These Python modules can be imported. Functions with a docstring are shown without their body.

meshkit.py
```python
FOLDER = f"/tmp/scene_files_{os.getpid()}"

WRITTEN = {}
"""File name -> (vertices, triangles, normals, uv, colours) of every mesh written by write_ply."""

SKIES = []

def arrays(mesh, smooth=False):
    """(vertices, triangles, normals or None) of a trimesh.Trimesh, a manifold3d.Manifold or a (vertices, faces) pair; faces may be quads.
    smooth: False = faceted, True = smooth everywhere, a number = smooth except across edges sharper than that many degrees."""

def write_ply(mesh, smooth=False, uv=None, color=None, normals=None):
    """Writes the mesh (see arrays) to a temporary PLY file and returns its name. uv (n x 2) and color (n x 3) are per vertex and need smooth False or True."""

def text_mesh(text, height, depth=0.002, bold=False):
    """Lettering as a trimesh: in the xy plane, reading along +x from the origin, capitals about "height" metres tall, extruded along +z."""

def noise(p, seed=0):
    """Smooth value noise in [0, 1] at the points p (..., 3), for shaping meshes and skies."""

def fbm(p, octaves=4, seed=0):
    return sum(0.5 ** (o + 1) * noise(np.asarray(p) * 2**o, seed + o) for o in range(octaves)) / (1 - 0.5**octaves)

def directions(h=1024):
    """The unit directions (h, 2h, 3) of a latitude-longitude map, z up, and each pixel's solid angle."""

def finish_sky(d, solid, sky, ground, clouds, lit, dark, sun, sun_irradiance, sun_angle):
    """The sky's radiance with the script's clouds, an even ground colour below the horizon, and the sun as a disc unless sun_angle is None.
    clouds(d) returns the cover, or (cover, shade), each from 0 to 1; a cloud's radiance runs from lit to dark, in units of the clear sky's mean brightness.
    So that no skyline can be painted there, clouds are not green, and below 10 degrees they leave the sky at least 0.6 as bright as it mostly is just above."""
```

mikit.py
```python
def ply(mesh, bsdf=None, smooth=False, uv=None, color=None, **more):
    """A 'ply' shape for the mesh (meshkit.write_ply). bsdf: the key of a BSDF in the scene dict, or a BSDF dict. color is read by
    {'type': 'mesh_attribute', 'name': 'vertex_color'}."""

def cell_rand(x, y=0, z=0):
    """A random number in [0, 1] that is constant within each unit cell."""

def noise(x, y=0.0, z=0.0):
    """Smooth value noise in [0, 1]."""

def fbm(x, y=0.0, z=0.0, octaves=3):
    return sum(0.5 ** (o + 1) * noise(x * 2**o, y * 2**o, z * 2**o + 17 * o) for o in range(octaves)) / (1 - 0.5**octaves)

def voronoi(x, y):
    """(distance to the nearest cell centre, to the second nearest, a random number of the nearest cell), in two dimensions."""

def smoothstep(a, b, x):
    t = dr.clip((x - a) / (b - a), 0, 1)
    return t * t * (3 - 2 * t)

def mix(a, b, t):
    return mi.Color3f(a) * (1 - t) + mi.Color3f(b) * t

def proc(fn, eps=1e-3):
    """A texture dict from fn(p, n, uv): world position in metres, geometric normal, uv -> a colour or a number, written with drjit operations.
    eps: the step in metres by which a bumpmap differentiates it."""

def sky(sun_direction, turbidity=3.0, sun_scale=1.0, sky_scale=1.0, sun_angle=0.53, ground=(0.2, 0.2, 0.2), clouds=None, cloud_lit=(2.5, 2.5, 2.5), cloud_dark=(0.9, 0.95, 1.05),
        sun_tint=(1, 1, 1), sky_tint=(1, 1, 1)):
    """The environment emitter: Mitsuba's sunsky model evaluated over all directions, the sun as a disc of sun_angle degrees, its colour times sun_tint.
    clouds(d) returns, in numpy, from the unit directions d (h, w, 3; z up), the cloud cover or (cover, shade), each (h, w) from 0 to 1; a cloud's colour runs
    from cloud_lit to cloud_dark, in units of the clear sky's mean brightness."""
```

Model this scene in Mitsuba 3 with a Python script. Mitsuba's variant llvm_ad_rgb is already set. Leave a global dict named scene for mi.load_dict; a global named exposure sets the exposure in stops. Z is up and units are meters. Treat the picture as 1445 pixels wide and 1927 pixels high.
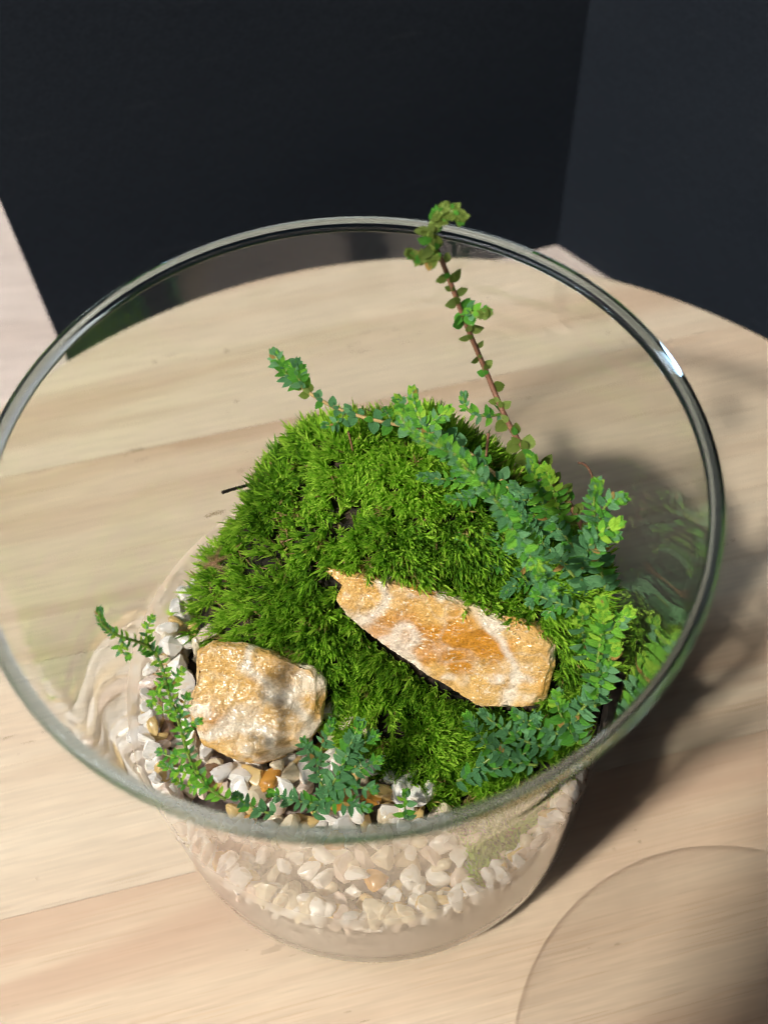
import math
import random
import numpy as np
import trimesh
import manifold3d as m3
import drjit as dr
import mitsuba as mi
import mikit
import meshkit
from shapely.geometry import Polygon, box, Point
from shapely import affinity
from scipy.interpolate import CubicSpline

T = mi.ScalarTransform4f
scene, labels = {}, {}
rng = np.random.default_rng(7)
random.seed(7)

# ------------------------------------------------------------------ camera, lamps, exposure
exposure = 0.0
CAM = np.array([0.00801326, -0.13697781, 0.35506934])
RIGHT = np.array([0.99813058, -0.05090063, -0.0338299])
DOWN = np.array([-0.0611174, -0.83127684, -0.55248844])
LOOK = np.array([0.0, 0.5535232, -0.83283375])
m = np.eye(4)
m[:3, 0], m[:3, 1], m[:3, 2], m[:3, 3] = -RIGHT, -DOWN, LOOK, CAM
scene['camera'] = {'type': 'thinlens', 'to_world': T(m), 'fov': math.degrees(2 * math.atan(722.5 / 2000)), 'fov_axis': 'x',
                   'aperture_radius': 0.0017, 'focus_distance': 0.300, 'near_clip': 0.005, 'far_clip': 20.0}


def facing(pos, target, roll=0):
    d = np.asarray(target, float) - pos
    d /= np.linalg.norm(d)
    up = np.array([0, 0, 1.0]) if abs(d[2]) < 0.95 else np.array([0, 1.0, 0])
    x = np.cross(up, d); x /= np.linalg.norm(x)
    y = np.cross(d, x)
    c, s = math.cos(roll), math.sin(roll)
    M = np.eye(4)
    M[:3, 0], M[:3, 1], M[:3, 2], M[:3, 3] = c * x + s * y, -s * x + c * y, d, pos
    return M


def lamp(name, pos, target, w, h, rgb, label, group=None, roll=0):
    M = facing(np.array(pos, float), target, roll)
    hous = trimesh.creation.box((w + 0.012, h + 0.012, 0.03))
    hous.apply_translation((0, 0, -0.0165))
    scene[name + '__housing'] = mikit.ply(hous, 'lamp_white', to_world=T(M))
    v = np.array([[-w / 2, -h / 2, 0], [w / 2, -h / 2, 0], [w / 2, h / 2, 0], [-w / 2, h / 2, 0]])
    scene[name + '__diffuser'] = mikit.ply((v, np.array([[0, 1, 2], [0, 2, 3]])), 'lamp_white', to_world=T(M),
                                           emitter={'type': 'area', 'radiance': {'type': 'rgb', 'value': list(rgb)}})
    labels[name] = {'label': label, 'category': 'lamp'}
    if group:
        labels[name]['group'] = group


scene['lamp_white'] = {'type': 'twosided', 'bsdf': {'type': 'diffuse', 'reflectance': {'type': 'rgb', 'value': [0.75, 0.75, 0.75]}}}
AZ = math.radians(35.0)         # the shadows on the board run this way
KEY_DIR = np.array([-math.cos(AZ) * 0.82, -math.sin(AZ) * 0.82, 1.0])
KEY_DIR /= np.linalg.norm(KEY_DIR)
lamp('desk_lamp', KEY_DIR * 2.4, (0, 0, 0.03), 0.170, 0.108, np.array([1.0, 0.935, 0.825]) * 1390, 'small white rectangular lamp head shining down from the front left')
lamp('ceiling_lamp', (-0.85, -0.35, 1.75), (0, 0, 0), 1.0, 0.6, np.array([1.0, 0.98, 0.96]) * 3.6, 'broad white ceiling lamp to the left of the table')
lamp('ceiling_lamp_001', (1.35, 0.10, 2.0), (0, 0, 0), 0.8, 0.6, np.array([1.0, 0.97, 0.95]) * 8.5, 'broad white ceiling lamp to the right of the table')
lamp('window_lamp', (-1.7, 0.45, 0.62), (0, 0.1, 0.15), 0.22, 0.55, np.array([0.60, 0.80, 1.0]) * 18, 'tall pale blue lamp panel standing to the left')
for i_, (x_, w_) in enumerate(((0.02, 0.24), (0.30, 0.17), (0.52, 0.07))):
    lamp(('ceiling_spot', 'ceiling_spot_001', 'ceiling_spot_002')[i_], (-1.0, x_ - 0.1, 1.95), (0, 0, 0.1), 0.13, w_, np.array([1.0, 0.98, 0.95]) * 40,
         ('longest', 'middle', 'smallest')[i_] + ' of the three small bright ceiling spots to the left')
hand = trimesh.creation.box((0.074, 0.150, 0.008))
put_phone = np.eye(4)
put_phone[:3, 0], put_phone[:3, 1], put_phone[:3, 2] = RIGHT, -DOWN, -LOOK
put_phone[:3, 3] = CAM - LOOK * 0.008 - RIGHT * 0.034 + DOWN * 0.066
scene['black_plastic'] = {'type': 'principled', 'base_color': {'type': 'rgb', 'value': [0.02, 0.02, 0.022]}, 'roughness': 0.5}
scene['mobile_phone'] = mikit.ply(hand, 'black_plastic', to_world=T(put_phone))


def held(r, d, b):
    return CAM + r * RIGHT + d * DOWN - b * LOOK


def bones(chain, rad):
    parts = []
    for (a_, ra), (b_, rb) in zip(zip(chain[:-1], rad[:-1]), zip(chain[1:], rad[1:])):
        sa, sb = m3.Manifold.sphere(ra, 20).translate(held(*a_)), m3.Manifold.sphere(rb, 20).translate(held(*b_))
        parts.append(m3.Manifold.batch_hull([sa, sb]))
    return m3.Manifold.batch_boolean(parts, m3.OpType.Add)


palm = m3.Manifold.batch_hull([m3.Manifold.sphere(0.012, 20).translate(held(*q)) for q in ((-0.084, 0.040, 0.020), (-0.084, 0.115, 0.022), (-0.110, 0.045, 0.024), (-0.122, 0.110, 0.030), (-0.126, 0.080, 0.034), (-0.094, 0.130, 0.028))])
hand_ = palm + bones([(-0.114, 0.088, 0.030), (-0.160, 0.160, 0.055), (-0.290, 0.360, 0.140)], [0.024, 0.026, 0.038])
for d0, ln_ in ((0.040, 0.050), (0.063, 0.056), (0.086, 0.052), (0.108, 0.042)):        # four fingers round the back of the phone
    hand_ = hand_ + bones([(-0.086, d0, 0.016), (-0.084, d0 - 0.004, -0.002), (-0.084 + 0.55 * ln_, d0 - 0.006, -0.008), (-0.084 + ln_, d0 - 0.006, -0.0045)], [0.0095, 0.0088, 0.0080, 0.0070])
hand_ = hand_ + bones([(-0.098, 0.090, 0.026), (-0.085, 0.052, 0.030), (-0.064, 0.030, 0.0255)], [0.0120, 0.0100, 0.0085])   # the thumb along the screen side
hm = hand_.refine_to_length(0.004).to_mesh()
hm = trimesh.Trimesh(hm.vert_properties[:, :3], hm.tri_verts)
trimesh.smoothing.filter_taubin(hm, iterations=8)
scene['skin'] = {'type': 'principled', 'base_color': {'type': 'rgb', 'value': [0.48, 0.30, 0.22]}, 'roughness': 0.5}
scene['person'] = mikit.ply(hm, 'skin', smooth=True)
labels['person'] = {'label': 'bare left hand and forearm holding up the black phone', 'category': 'person'}
labels['mobile_phone'] = {'label': 'black mobile phone held over the table at the front', 'category': 'phone'}

# ------------------------------------------------------------------ helpers
def ray(px, py):
    return RIGHT * ((px - 722.5) / 2000) + DOWN * ((py - 963.5) / 2000) + LOOK


def at(px, py, z):
    d = ray(px, py)
    return CAM + d * ((z - CAM[2]) / d[2])


def put(key, shape, label=None, category=None, group=None, kind=None):
    scene[key] = shape
    if label or category or group or kind:
        labels[key] = {k: v for k, v in dict(label=label, category=category, group=group, kind=kind).items() if v}
    return key


COUNT = {}


def num(name):
    n = COUNT.get(name, 0)
    COUNT[name] = n + 1
    return name if n == 0 else f'{name}_{n:03d}'


def rgb(*c):
    return {'type': 'rgb', 'value': list(c)}


def unit(v):
    v = np.asarray(v, float)
    return v / max(np.linalg.norm(v), 1e-12)


def frame(o, x, y, z, s=(1, 1, 1)):
    M = np.eye(4)
    M[:3, 0], M[:3, 1], M[:3, 2], M[:3, 3] = np.asarray(x) * s[0], np.asarray(y) * s[1], np.asarray(z) * s[2], o
    return M


def smooth(a, b, x):
    t = np.clip((np.asarray(x, float) - a) / (b - a), 0, 1)
    return t * t * (3 - 2 * t)


def lathe(profile, n=160):
    p = np.asarray(profile, float)
    a = np.arange(n) * 2 * np.pi / n
    v = np.stack([p[:, None, 0] * np.cos(a), p[:, None, 0] * np.sin(a), np.repeat(p[:, None, 1], n, 1)], -1).reshape(-1, 3)
    f = []
    for i in range(len(p) - 1):
        j = np.arange(n)
        k = (j + 1) % n
        f.append(np.stack([i * n + j, i * n + k, (i + 1) * n + k], 1))
        f.append(np.stack([i * n + j, (i + 1) * n + k, (i + 1) * n + j], 1))
    return trimesh.Trimesh(v, np.vstack(f), process=False)


def tube(pts, radii, sides=7):
    pts = np.asarray(pts, float)
    t = np.gradient(pts, axis=0)
    t /= np.linalg.norm(t, axis=1, keepdims=True) + 1e-12
    n = np.cross(t[0], [0.3, 0.2, 0.9]); n = unit(n)
    rings = []
    for i in range(len(pts)):
        n = unit(n - t[i] * (n @ t[i]))
        b = np.cross(t[i], n)
        a = np.arange(sides) * 2 * np.pi / sides
        rings.append(pts[i] + radii[i] * (np.cos(a)[:, None] * n + np.sin(a)[:, None] * b))
    v = np.vstack(rings + [pts[:1], pts[-1:]])
    f = []
    for i in range(len(pts) - 1):
        for j in range(sides):
            k = (j + 1) % sides
            f += [[i * sides + j, i * sides + k, (i + 1) * sides + k], [i * sides + j, (i + 1) * sides + k, (i + 1) * sides + j]]
    e = len(pts) * sides
    for j in range(sides):
        k = (j + 1) % sides
        f += [[e, k, j], [e + 1, e - sides + j, e - sides + k]]
    return trimesh.Trimesh(v, f, process=False)


# ------------------------------------------------------------------ materials
GA = math.radians(10.5)          # direction of the wood grain
JOINTS = (-0.117, -0.0268, 0.0633, 0.153)


def wood(p, n, uv):
    u = p.x * math.cos(GA) + p.y * math.sin(GA)
    v = -p.x * math.sin(GA) + p.y * math.cos(GA)
    plank = mi.Float(0)
    for j in JOINTS:
        plank = plank + dr.select(v > j, 1.0, 0.0)
    off = plank * 3.7
    wob = mikit.fbm(u * 3.5 + off, v * 16 + off, plank, 3) - 0.5
    soft = mikit.fbm(u * 5 + off, v * 90 + wob * 3.5, plank + 5, 3)
    broad = mikit.noise(u * 3 + off, v * 34 + wob * 1.6, plank + 2)
    fib = mikit.fbm(u * 70, v * 1400, plank, 2)
    c = mikit.mix((0.560, 0.475, 0.370), (0.460, 0.345, 0.250), mikit.smoothstep(0.40, 0.80, soft) * (0.30 + 0.70 * mikit.smoothstep(0.3, 0.75, broad)))
    c = mikit.mix(c, (0.52, 0.395, 0.295), mikit.smoothstep(0.5, 0.85, broad) * 0.4)
    pore = mikit.smoothstep(0.62, 0.80, mikit.noise(u * 45, v * 1900, 4.0)) * mikit.smoothstep(0.45, 0.65, mikit.noise(u * 12, v * 260, 6.0))
    c = c * (0.92 + 0.16 * fib)
    c = mikit.mix(c, c * mi.Color3f(0.80, 0.72, 0.64), pore * 0.3)
    warm = dr.select(dr.abs(plank - 1) < 0.5, 1.0, 0.0) + dr.select(dr.abs(plank - 3) < 0.5, 0.35, 0.0)
    edge = mikit.smoothstep(0.035, 0.0, dr.abs(v + 0.0268 + 0.012)) * warm
    c = mikit.mix(c, c * mi.Color3f(0.95, 0.87, 0.80), warm * 0.7)
    c = mikit.mix(c, (0.45, 0.305, 0.22), mikit.smoothstep(0.0, 1.0, edge) * mikit.smoothstep(0.3, 0.7, soft) * 0.6)
    speck = mikit.smoothstep(0.88, 0.93, mikit.noise(u * 220, v * 800, 2.0)) * mikit.smoothstep(0.78, 0.88, mikit.noise(u * 40, v * 60, 7.0))
    return mikit.mix(c, (0.25, 0.17, 0.11), speck * 0.45)


scene['wood'] = {'type': 'principled', 'base_color': mikit.proc(wood), 'roughness': 0.48, 'specular': 0.35}


def pale_wood(p, n, uv):
    a = mikit.fbm(p.x * 9, p.y * 55, 1.0, 4)
    b = mikit.fbm(p.x * 30, p.y * 400, 2.0, 2)
    return mikit.mix((0.50, 0.42, 0.385), (0.60, 0.53, 0.50), a) * (0.9 + 0.2 * b)


scene['pale_wood'] = {'type': 'principled', 'base_color': mikit.proc(pale_wood), 'roughness': 0.5, 'specular': 0.3}


def board_colour(a, b):
    def f(p, n, uv):
        g = mikit.noise(p.x * 900, p.y * 900, p.z * 900)
        s = mikit.fbm(p.x * 12, p.y * 12, p.z * 12, 3)
        scuff = mikit.smoothstep(0.70, 0.86, mikit.fbm(p.x * 35, p.y * 35, p.z * 260, 3)) * 0.5
        return mikit.mix(mikit.mix(a, b, s), (0.045, 0.050, 0.058), scuff * 0.35) * (0.8 + 0.4 * g)
    return f


scene['black_board'] = {'type': 'diffuse', 'reflectance': mikit.proc(board_colour((0.0148, 0.0192, 0.0275), (0.0178, 0.0228, 0.0315)))}
scene['glass_sheet'] = {'type': 'thindielectric', 'int_ior': 1.5, 'ext_ior': 1.0, 'specular_transmittance': rgb(0.965, 0.975, 0.952)}
scene['glass_solid'] = {'type': 'dielectric', 'int_ior': 1.5, 'ext_ior': 1.0, 'specular_transmittance': rgb(0.69, 0.77, 0.82)}
scene['acrylic_sheet'] = {'type': 'thindielectric', 'int_ior': 1.49, 'ext_ior': 1.0, 'specular_transmittance': rgb(0.95, 0.95, 0.955)}


def soil_col(p, n, uv):
    a = mikit.fbm(p.x * 400, p.y * 400, p.z * 400, 3)
    return mikit.mix((0.010, 0.008, 0.006), (0.055, 0.035, 0.022), mikit.smoothstep(0.35, 0.8, a))


scene['soil_earth'] = {'type': 'principled', 'base_color': mikit.proc(soil_col), 'roughness': 0.8, 'specular': 0.3}


def sand_col(p, n, uv):
    a = mikit.fbm(p.x * 120, p.y * 120, p.z * 1900, 3)
    g = mikit.cell_rand(p.x * 1300, p.y * 1300, p.z * 1300)
    c = mikit.mix((0.13, 0.10, 0.088), (0.34, 0.28, 0.25), mikit.smoothstep(0.3, 0.72, a))
    return c * (0.82 + 0.3 * g)


scene['sand_grain'] = {'type': 'principled', 'base_color': mikit.proc(sand_col), 'roughness': 0.7, 'specular': 0.3}

# ------------------------------------------------------------------ table, board, backdrop
TZ = -0.085                       # the tabletop lies this far below the raised round board
tab = trimesh.creation.box((2.4, 2.0, 0.03))
tab.apply_translation((0.0, 0.2, TZ - 0.015))
put('tabletop', mikit.ply(tab, 'pale_wood'), 'pale pinkish wooden tabletop under the round board', kind='structure')

BC = np.array([0.0192, 0.008]); BR = 0.2366
labels['round_board'] = {'label': 'round pine board of glued planks under the glass jar', 'category': 'wooden board'}
circ, circ_in = Point(*BC).buffer(BR, 128), Point(*BC).buffer(BR - 0.0016, 128)
lims = (-0.3,) + JOINTS + (0.3,)
for i in range(5):
    def strip(e):
        b = box(-0.6, lims[i] + e, 0.6, lims[i + 1] - e)
        return affinity.rotate(b, math.degrees(GA), origin=(0, 0))
    lo = np.array(circ.intersection(strip(0.00002)).exterior.coords)[:-1]
    hi = np.array(circ_in.intersection(strip(0.00005)).exterior.coords)[:-1]
    pts = np.vstack([np.c_[lo, np.full(len(lo), -0.0178)], np.c_[lo, np.full(len(lo), -0.0012)], np.c_[hi, np.zeros(len(hi))]])
    scene[num('round_board__plank')] = mikit.ply(trimesh.convex.convex_hull(pts), 'wood', smooth=25)


def panel(key, a, b, label, mat='black_board'):
    a, b = np.array(a), np.array(b)
    d = unit(b - a)
    nrm = np.array([-d[1], d[0]])
    o = a + nrm * 0.0025
    L = np.linalg.norm(b - a)
    bx = trimesh.creation.box((L, 0.005, 0.75))
    bx.apply_translation((L / 2, 0, 0.375))
    M = np.eye(4)
    M[:2, 0], M[:2, 1], M[:2, 3], M[2, 3] = d, nrm, o, TZ
    put(key, mikit.ply(bx, mat, to_world=T(M)), label)


labels['backdrop'] = {'label': 'matte black folding backdrop standing upright behind the board', 'category': 'backdrop'}
corner = at(1048, 461, TZ)[:2]
left_end = at(128, 683, TZ)[:2]
panel('backdrop__panel', left_end, corner, 'left, darker panel facing the jar')
right_end = at(1140, 520, TZ)[:2]
dr_ = unit(right_end - corner)
panel('backdrop__panel_001', corner - dr_ * 0.004, corner + dr_ * 0.75, 'right panel, turned towards the lamp')
foot = trimesh.creation.cylinder(0.12, -TZ - 0.0178, sections=96)
foot.apply_translation((*BC, (TZ - 0.0178) / 2))
scene['round_board__foot'] = mikit.ply(foot, 'wood', smooth=40)

# ------------------------------------------------------------------ glass jar
H, RB = 0.1678, 0.0722


def jar_r(z):
    z = np.asarray(z, float)
    return RB - 0.0012 * smooth(0.02, 0.09, z) + 0.0098 * smooth(0.100, H + 0.016, z)


zs = np.concatenate([np.linspace(0.012, 0.108, 14), np.linspace(0.112, H - 0.0030, 22)])
prof = [(0.0001, 0.0012), (0.030, 0.0012), (0.0600, 0.0012)] + [(RB - 0.0105 + 0.0105 * math.sin(a), 0.0118 - 0.0106 * math.cos(a)) for a in np.linspace(0.15, 1.5, 9)]
prof += [(float(jar_r(z)), z) for z in zs[1:]]
put('glass_jar__wall', mikit.ply(lathe(prof), 'glass_sheet', smooth=True))
labels['glass_jar'] = {'label': 'clear round glass jar with a flared rim holding the moss garden', 'category': 'glass jar'}
a = np.linspace(0, 2 * np.pi, 41)
rr = float(jar_r(H - 0.003)) + 0.0004
sgn = lambda v: math.copysign(abs(v) ** 0.88, v)
bead = [(rr + 0.0016 * sgn(math.cos(t)) + 0.0003 * math.sin(t), H - 0.0020 + 0.0020 * sgn(math.sin(t))) for t in -a]
put('glass_jar__rim', mikit.ply(lathe(bead[::-1], 220), 'glass_solid', smooth=True), 'thick rounded lip of the jar')

base_ring = [(0.0600, 0.0004), (0.0655, 0.0004), (0.0692, 0.0022), (0.0712, 0.0058), (0.0712, 0.0085), (0.0700, 0.0085), (0.0686, 0.0055), (0.0650, 0.0024), (0.0600, 0.0020), (0.0600, 0.0004)]
put('glass_jar__base', mikit.ply(lathe(base_ring, 200), 'glass_solid', smooth=50), 'thick rounded foot of the jar')

# clear lid disc lying on the board
LC, LR, LT = np.array([0.1047, -0.1114]), 0.0702, 0.0028
lid_prof = [(0.0001, LT), (0.03, LT), (0.06, LT), (LR - 0.0012, LT)]
ld = lathe(lid_prof, 200); ld.apply_translation((*LC, 0))
put('lid_disc__sheet', mikit.ply(ld, 'acrylic_sheet', smooth=50))
le = lathe([(LR - 0.0012, LT), (LR - 0.0004, LT - 0.0003), (LR, LT - 0.0008), (LR, 0.0003)], 200); le.apply_translation((*LC, 0))
scene['acrylic_edge'] = {'type': 'thindielectric', 'int_ior': 1.49, 'ext_ior': 1.0, 'specular_transmittance': rgb(0.89, 0.875, 0.87)}
put('lid_disc__edge', mikit.ply(le, 'acrylic_edge', smooth=50), 'polished edge of the disc')

labels['lid_disc'] = {'label': 'clear flat round lid lying on the board beside the jar', 'category': 'lid'}

# ------------------------------------------------------------------ ground inside the jar
RI = 0.0702


def mound(x, y):
    """height of the moss mound above the jar's floor"""
    x, y = np.asarray(x, float), np.asarray(y, float)
    s = smooth(-0.030, 0.052, y + 0.22 * x)
    l = smooth(-0.088, -0.006, x - 0.15 * y) * (1 - 0.30 * smooth(0.022, 0.066, x) * smooth(0.0, 0.040, y))
    h = 0.047 + 0.070 * s * l
    h = h - 0.035 * smooth(0.052, 0.074, np.hypot(x, y)) * smooth(0.01, 0.05, y)
    q = np.stack([x * 55, y * 55, x * 0], -1)
    return h + 0.010 * (meshkit.fbm(q, 3, 3) - 0.5) * smooth(0.0, 0.3, s)


def hit(px, py, f=None, lift=0.0):
    """the point where the sight line of a pixel meets the ground"""
    f = f or mound
    d = ray(px, py)
    z = np.linspace(0.17, 0.03, 281)
    P = CAM + d * ((z - CAM[2]) / d[2])[:, None]
    below = P[:, 2] < f(P[:, 0], P[:, 1]) + lift
    i = int(np.argmax(below))
    return P[i]


# the line where the moss ends and the open gravel begins, from the left wall to the front wall
EDGE = np.array([(-0.080, 0.033), (-0.061, 0.031), (-0.053, 0.022), (-0.045, 0.016), (-0.034, 0.008), (-0.022, -0.004), (-0.012, -0.012), (-0.002, -0.022), (0.010, -0.031), (0.021, -0.041), (0.027, -0.056), (0.030, -0.085)])
GRAVEL = Polygon(np.vstack([EDGE, [(-0.09, -0.09)]]))


def open_gravel(x, y, grow_=0.003):
    import shapely
    return shapely.contains_xy(GRAVEL.buffer(grow_), x, y)


g = np.linspace(-RI, RI, 141)
gx, gy = np.meshgrid(g, g)
rad = np.hypot(gx, gy)
fac = np.where(rad > RI - 0.0005, (RI - 0.0005) / np.maximum(rad, 1e-9), 1)
gx, gy = gx * fac, gy * fac
qq = np.stack([gx * 420, gy * 420, gx * 0], -1)
gz = mound(gx, gy) - 0.0035 - 0.006 * open_gravel(gx, gy, 0.0) + 0.003 * (meshkit.fbm(qq, 3, 5) - 0.5)
vid = np.arange(141 * 141).reshape(141, 141)
ff = np.concatenate([np.stack([vid[:-1, :-1], vid[:-1, 1:], vid[1:, 1:]], -1).reshape(-1, 3), np.stack([vid[:-1, :-1], vid[1:, 1:], vid[1:, :-1]], -1).reshape(-1, 3)])
top = trimesh.Trimesh(np.stack([gx, gy, gz], -1).reshape(-1, 3), ff, process=False)
top.update_faces(top.area_faces > 1e-10)
na = 240
aa = np.arange(na) * 2 * np.pi / na
ring = np.stack([RI * np.cos(aa), RI * np.sin(aa)], 1)
zt = mound(ring[:, 0], ring[:, 1]) - 0.0035
sv = np.vstack([np.c_[ring, np.full(na, 0.039)], np.c_[ring, zt]])
j = np.arange(na); k = (j + 1) % na
side = trimesh.Trimesh(sv, np.vstack([np.stack([j, k, na + k], 1), np.stack([j, na + k, na + j], 1)]), process=False)
put('soil', mikit.ply(trimesh.util.concatenate([top, side]), 'soil_earth', smooth=True), 'dark brown soil under the moss inside the jar', 'soil', kind='stuff')
sp = [(0.0001, 0.0025), (0.059, 0.0025)] + [(RI - 0.0100 + 0.0100 * math.sin(a_), 0.0126 - 0.0101 * math.cos(a_)) for a_ in np.linspace(0.1, 1.5, 8)]
sp += [(RI + 0.0003 * math.sin(z * 2600) + 0.00025 * math.sin(z * 5300 + 1), z) for z in np.linspace(0.016, 0.0400, 80)] + [(0.0001, 0.0410)]
put('sand', mikit.ply(lathe(sp, 200), 'sand_grain', smooth=True), 'grey beige sand layer at the bottom of the jar', 'sand', kind='stuff')
# dried water and fine grit clinging to the inside of the glass, in fine level streaks
def film(p, n, uv):
    th = dr.atan2(p.y, p.x)
    st = mikit.fbm(th * 5, p.z * 560, 3.0, 2)
    pat = mikit.fbm(th * 9 + 4, p.z * 90, 6.0, 3)
    up = mikit.fbm(th * 160, p.z * 25, 9.0, 2)
    return 0.26 * mikit.smoothstep(0.50, 0.62, st) * mikit.smoothstep(0.38, 0.6, pat) + 0.10 * mikit.smoothstep(0.58, 0.75, up)


scene['water_film'] = {'type': 'mask', 'opacity': mikit.proc(film), 'bsdf': {'type': 'twosided', 'bsdf': {'type': 'diffuse', 'reflectance': rgb(0.46, 0.42, 0.385)}}}
wf = [(RI + 0.0011, z) for z in np.linspace(0.014, 0.066, 40)]
put('glass_jar__water_film', mikit.ply(lathe(wf), 'water_film', smooth=True), 'dried water streaks and grit on the inside of the glass')

# ------------------------------------------------------------------ the two quartz stones
def quartz(seed, ochre):
    def f(p, n, uv):
        x, y, z = p.x + seed, p.y, p.z
        a = mikit.fbm(x * 75, y * 75, z * 75, 4)
        b = mikit.fbm(x * 210 + 3, y * 210, z * 210, 3)
        v = mikit.fbm(x * 40 + 9, y * 40, z * 40, 3)
        c = mikit.mix((0.53, 0.290, 0.070), (0.60, 0.400, 0.16), b)
        c = mikit.mix(c, (0.46, 0.20, 0.022), mikit.smoothstep(0.52 - ochre, 0.68 - ochre, a))
        vein = mikit.smoothstep(0.07, 0.0, dr.abs(v - 0.52)) + mikit.smoothstep(0.05, 0.0, dr.abs(mikit.fbm(x * 95 + 1, y * 95, z * 95 + 8, 3) - 0.45)) * 0.25 + mikit.smoothstep(0.60, 0.75, mikit.fbm(x * 110, y * 110 + 4, z * 110, 3))
        c = mikit.mix(c, (0.70, 0.66, 0.58), dr.minimum(vein, 1.0) * 0.7)
        c = mikit.mix(c, (0.48, 0.40, 0.33), 0.4 * mikit.smoothstep(0.56, 0.75, mikit.fbm(x * 65 + 5, y * 65, z * 65 + 2, 3)) * 0.7)
        g = mikit.cell_rand(x * 2600, y * 2600, z * 2600)
        cr = mikit.smoothstep(0.66, 0.80, mikit.noise(x * 1500, y * 1500, z * 1500)) * mikit.smoothstep(0.42, 0.62, mikit.fbm(x * 160 + 2, y * 160, z * 160, 2))
        c = mikit.mix(c, (0.74, 0.66, 0.52), cr * 0.5)
        c = mikit.mix(c, c * mi.Color3f(0.72, 0.64, 0.56), mikit.smoothstep(0.60, 0.78, mikit.fbm(x * 620, y * 620, z * 620 + 7, 2)) * 0.6)
        return c * (0.86 + 0.26 * g)
    return f


def quartz_bump(p, n, uv):
    return 0.00032 * mikit.fbm(p.x * 900, p.y * 900, p.z * 900, 3) + 0.00022 * mikit.cell_rand(p.x * 1500 + 0.3 * p.y * 1500, p.y * 1500, p.z * 1500)


for nm, sd, oc in (('quartz_block', 1.3, -0.035), ('quartz_slab', 4.7, 0.03)):
    scene[nm] = {'type': 'bumpmap', 'arbitrary': mikit.proc(quartz_bump, eps=0.00015), 'scale': 0.9,
                 'bsdf': {'type': 'principled', 'base_color': mikit.proc(quartz(sd, oc)), 'roughness': 0.22, 'specular': 0.8}}


def ccw(p):
    c = np.array(p.exterior.coords)[:-1]
    return c if p.exterior.is_ccw else c[::-1]


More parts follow.
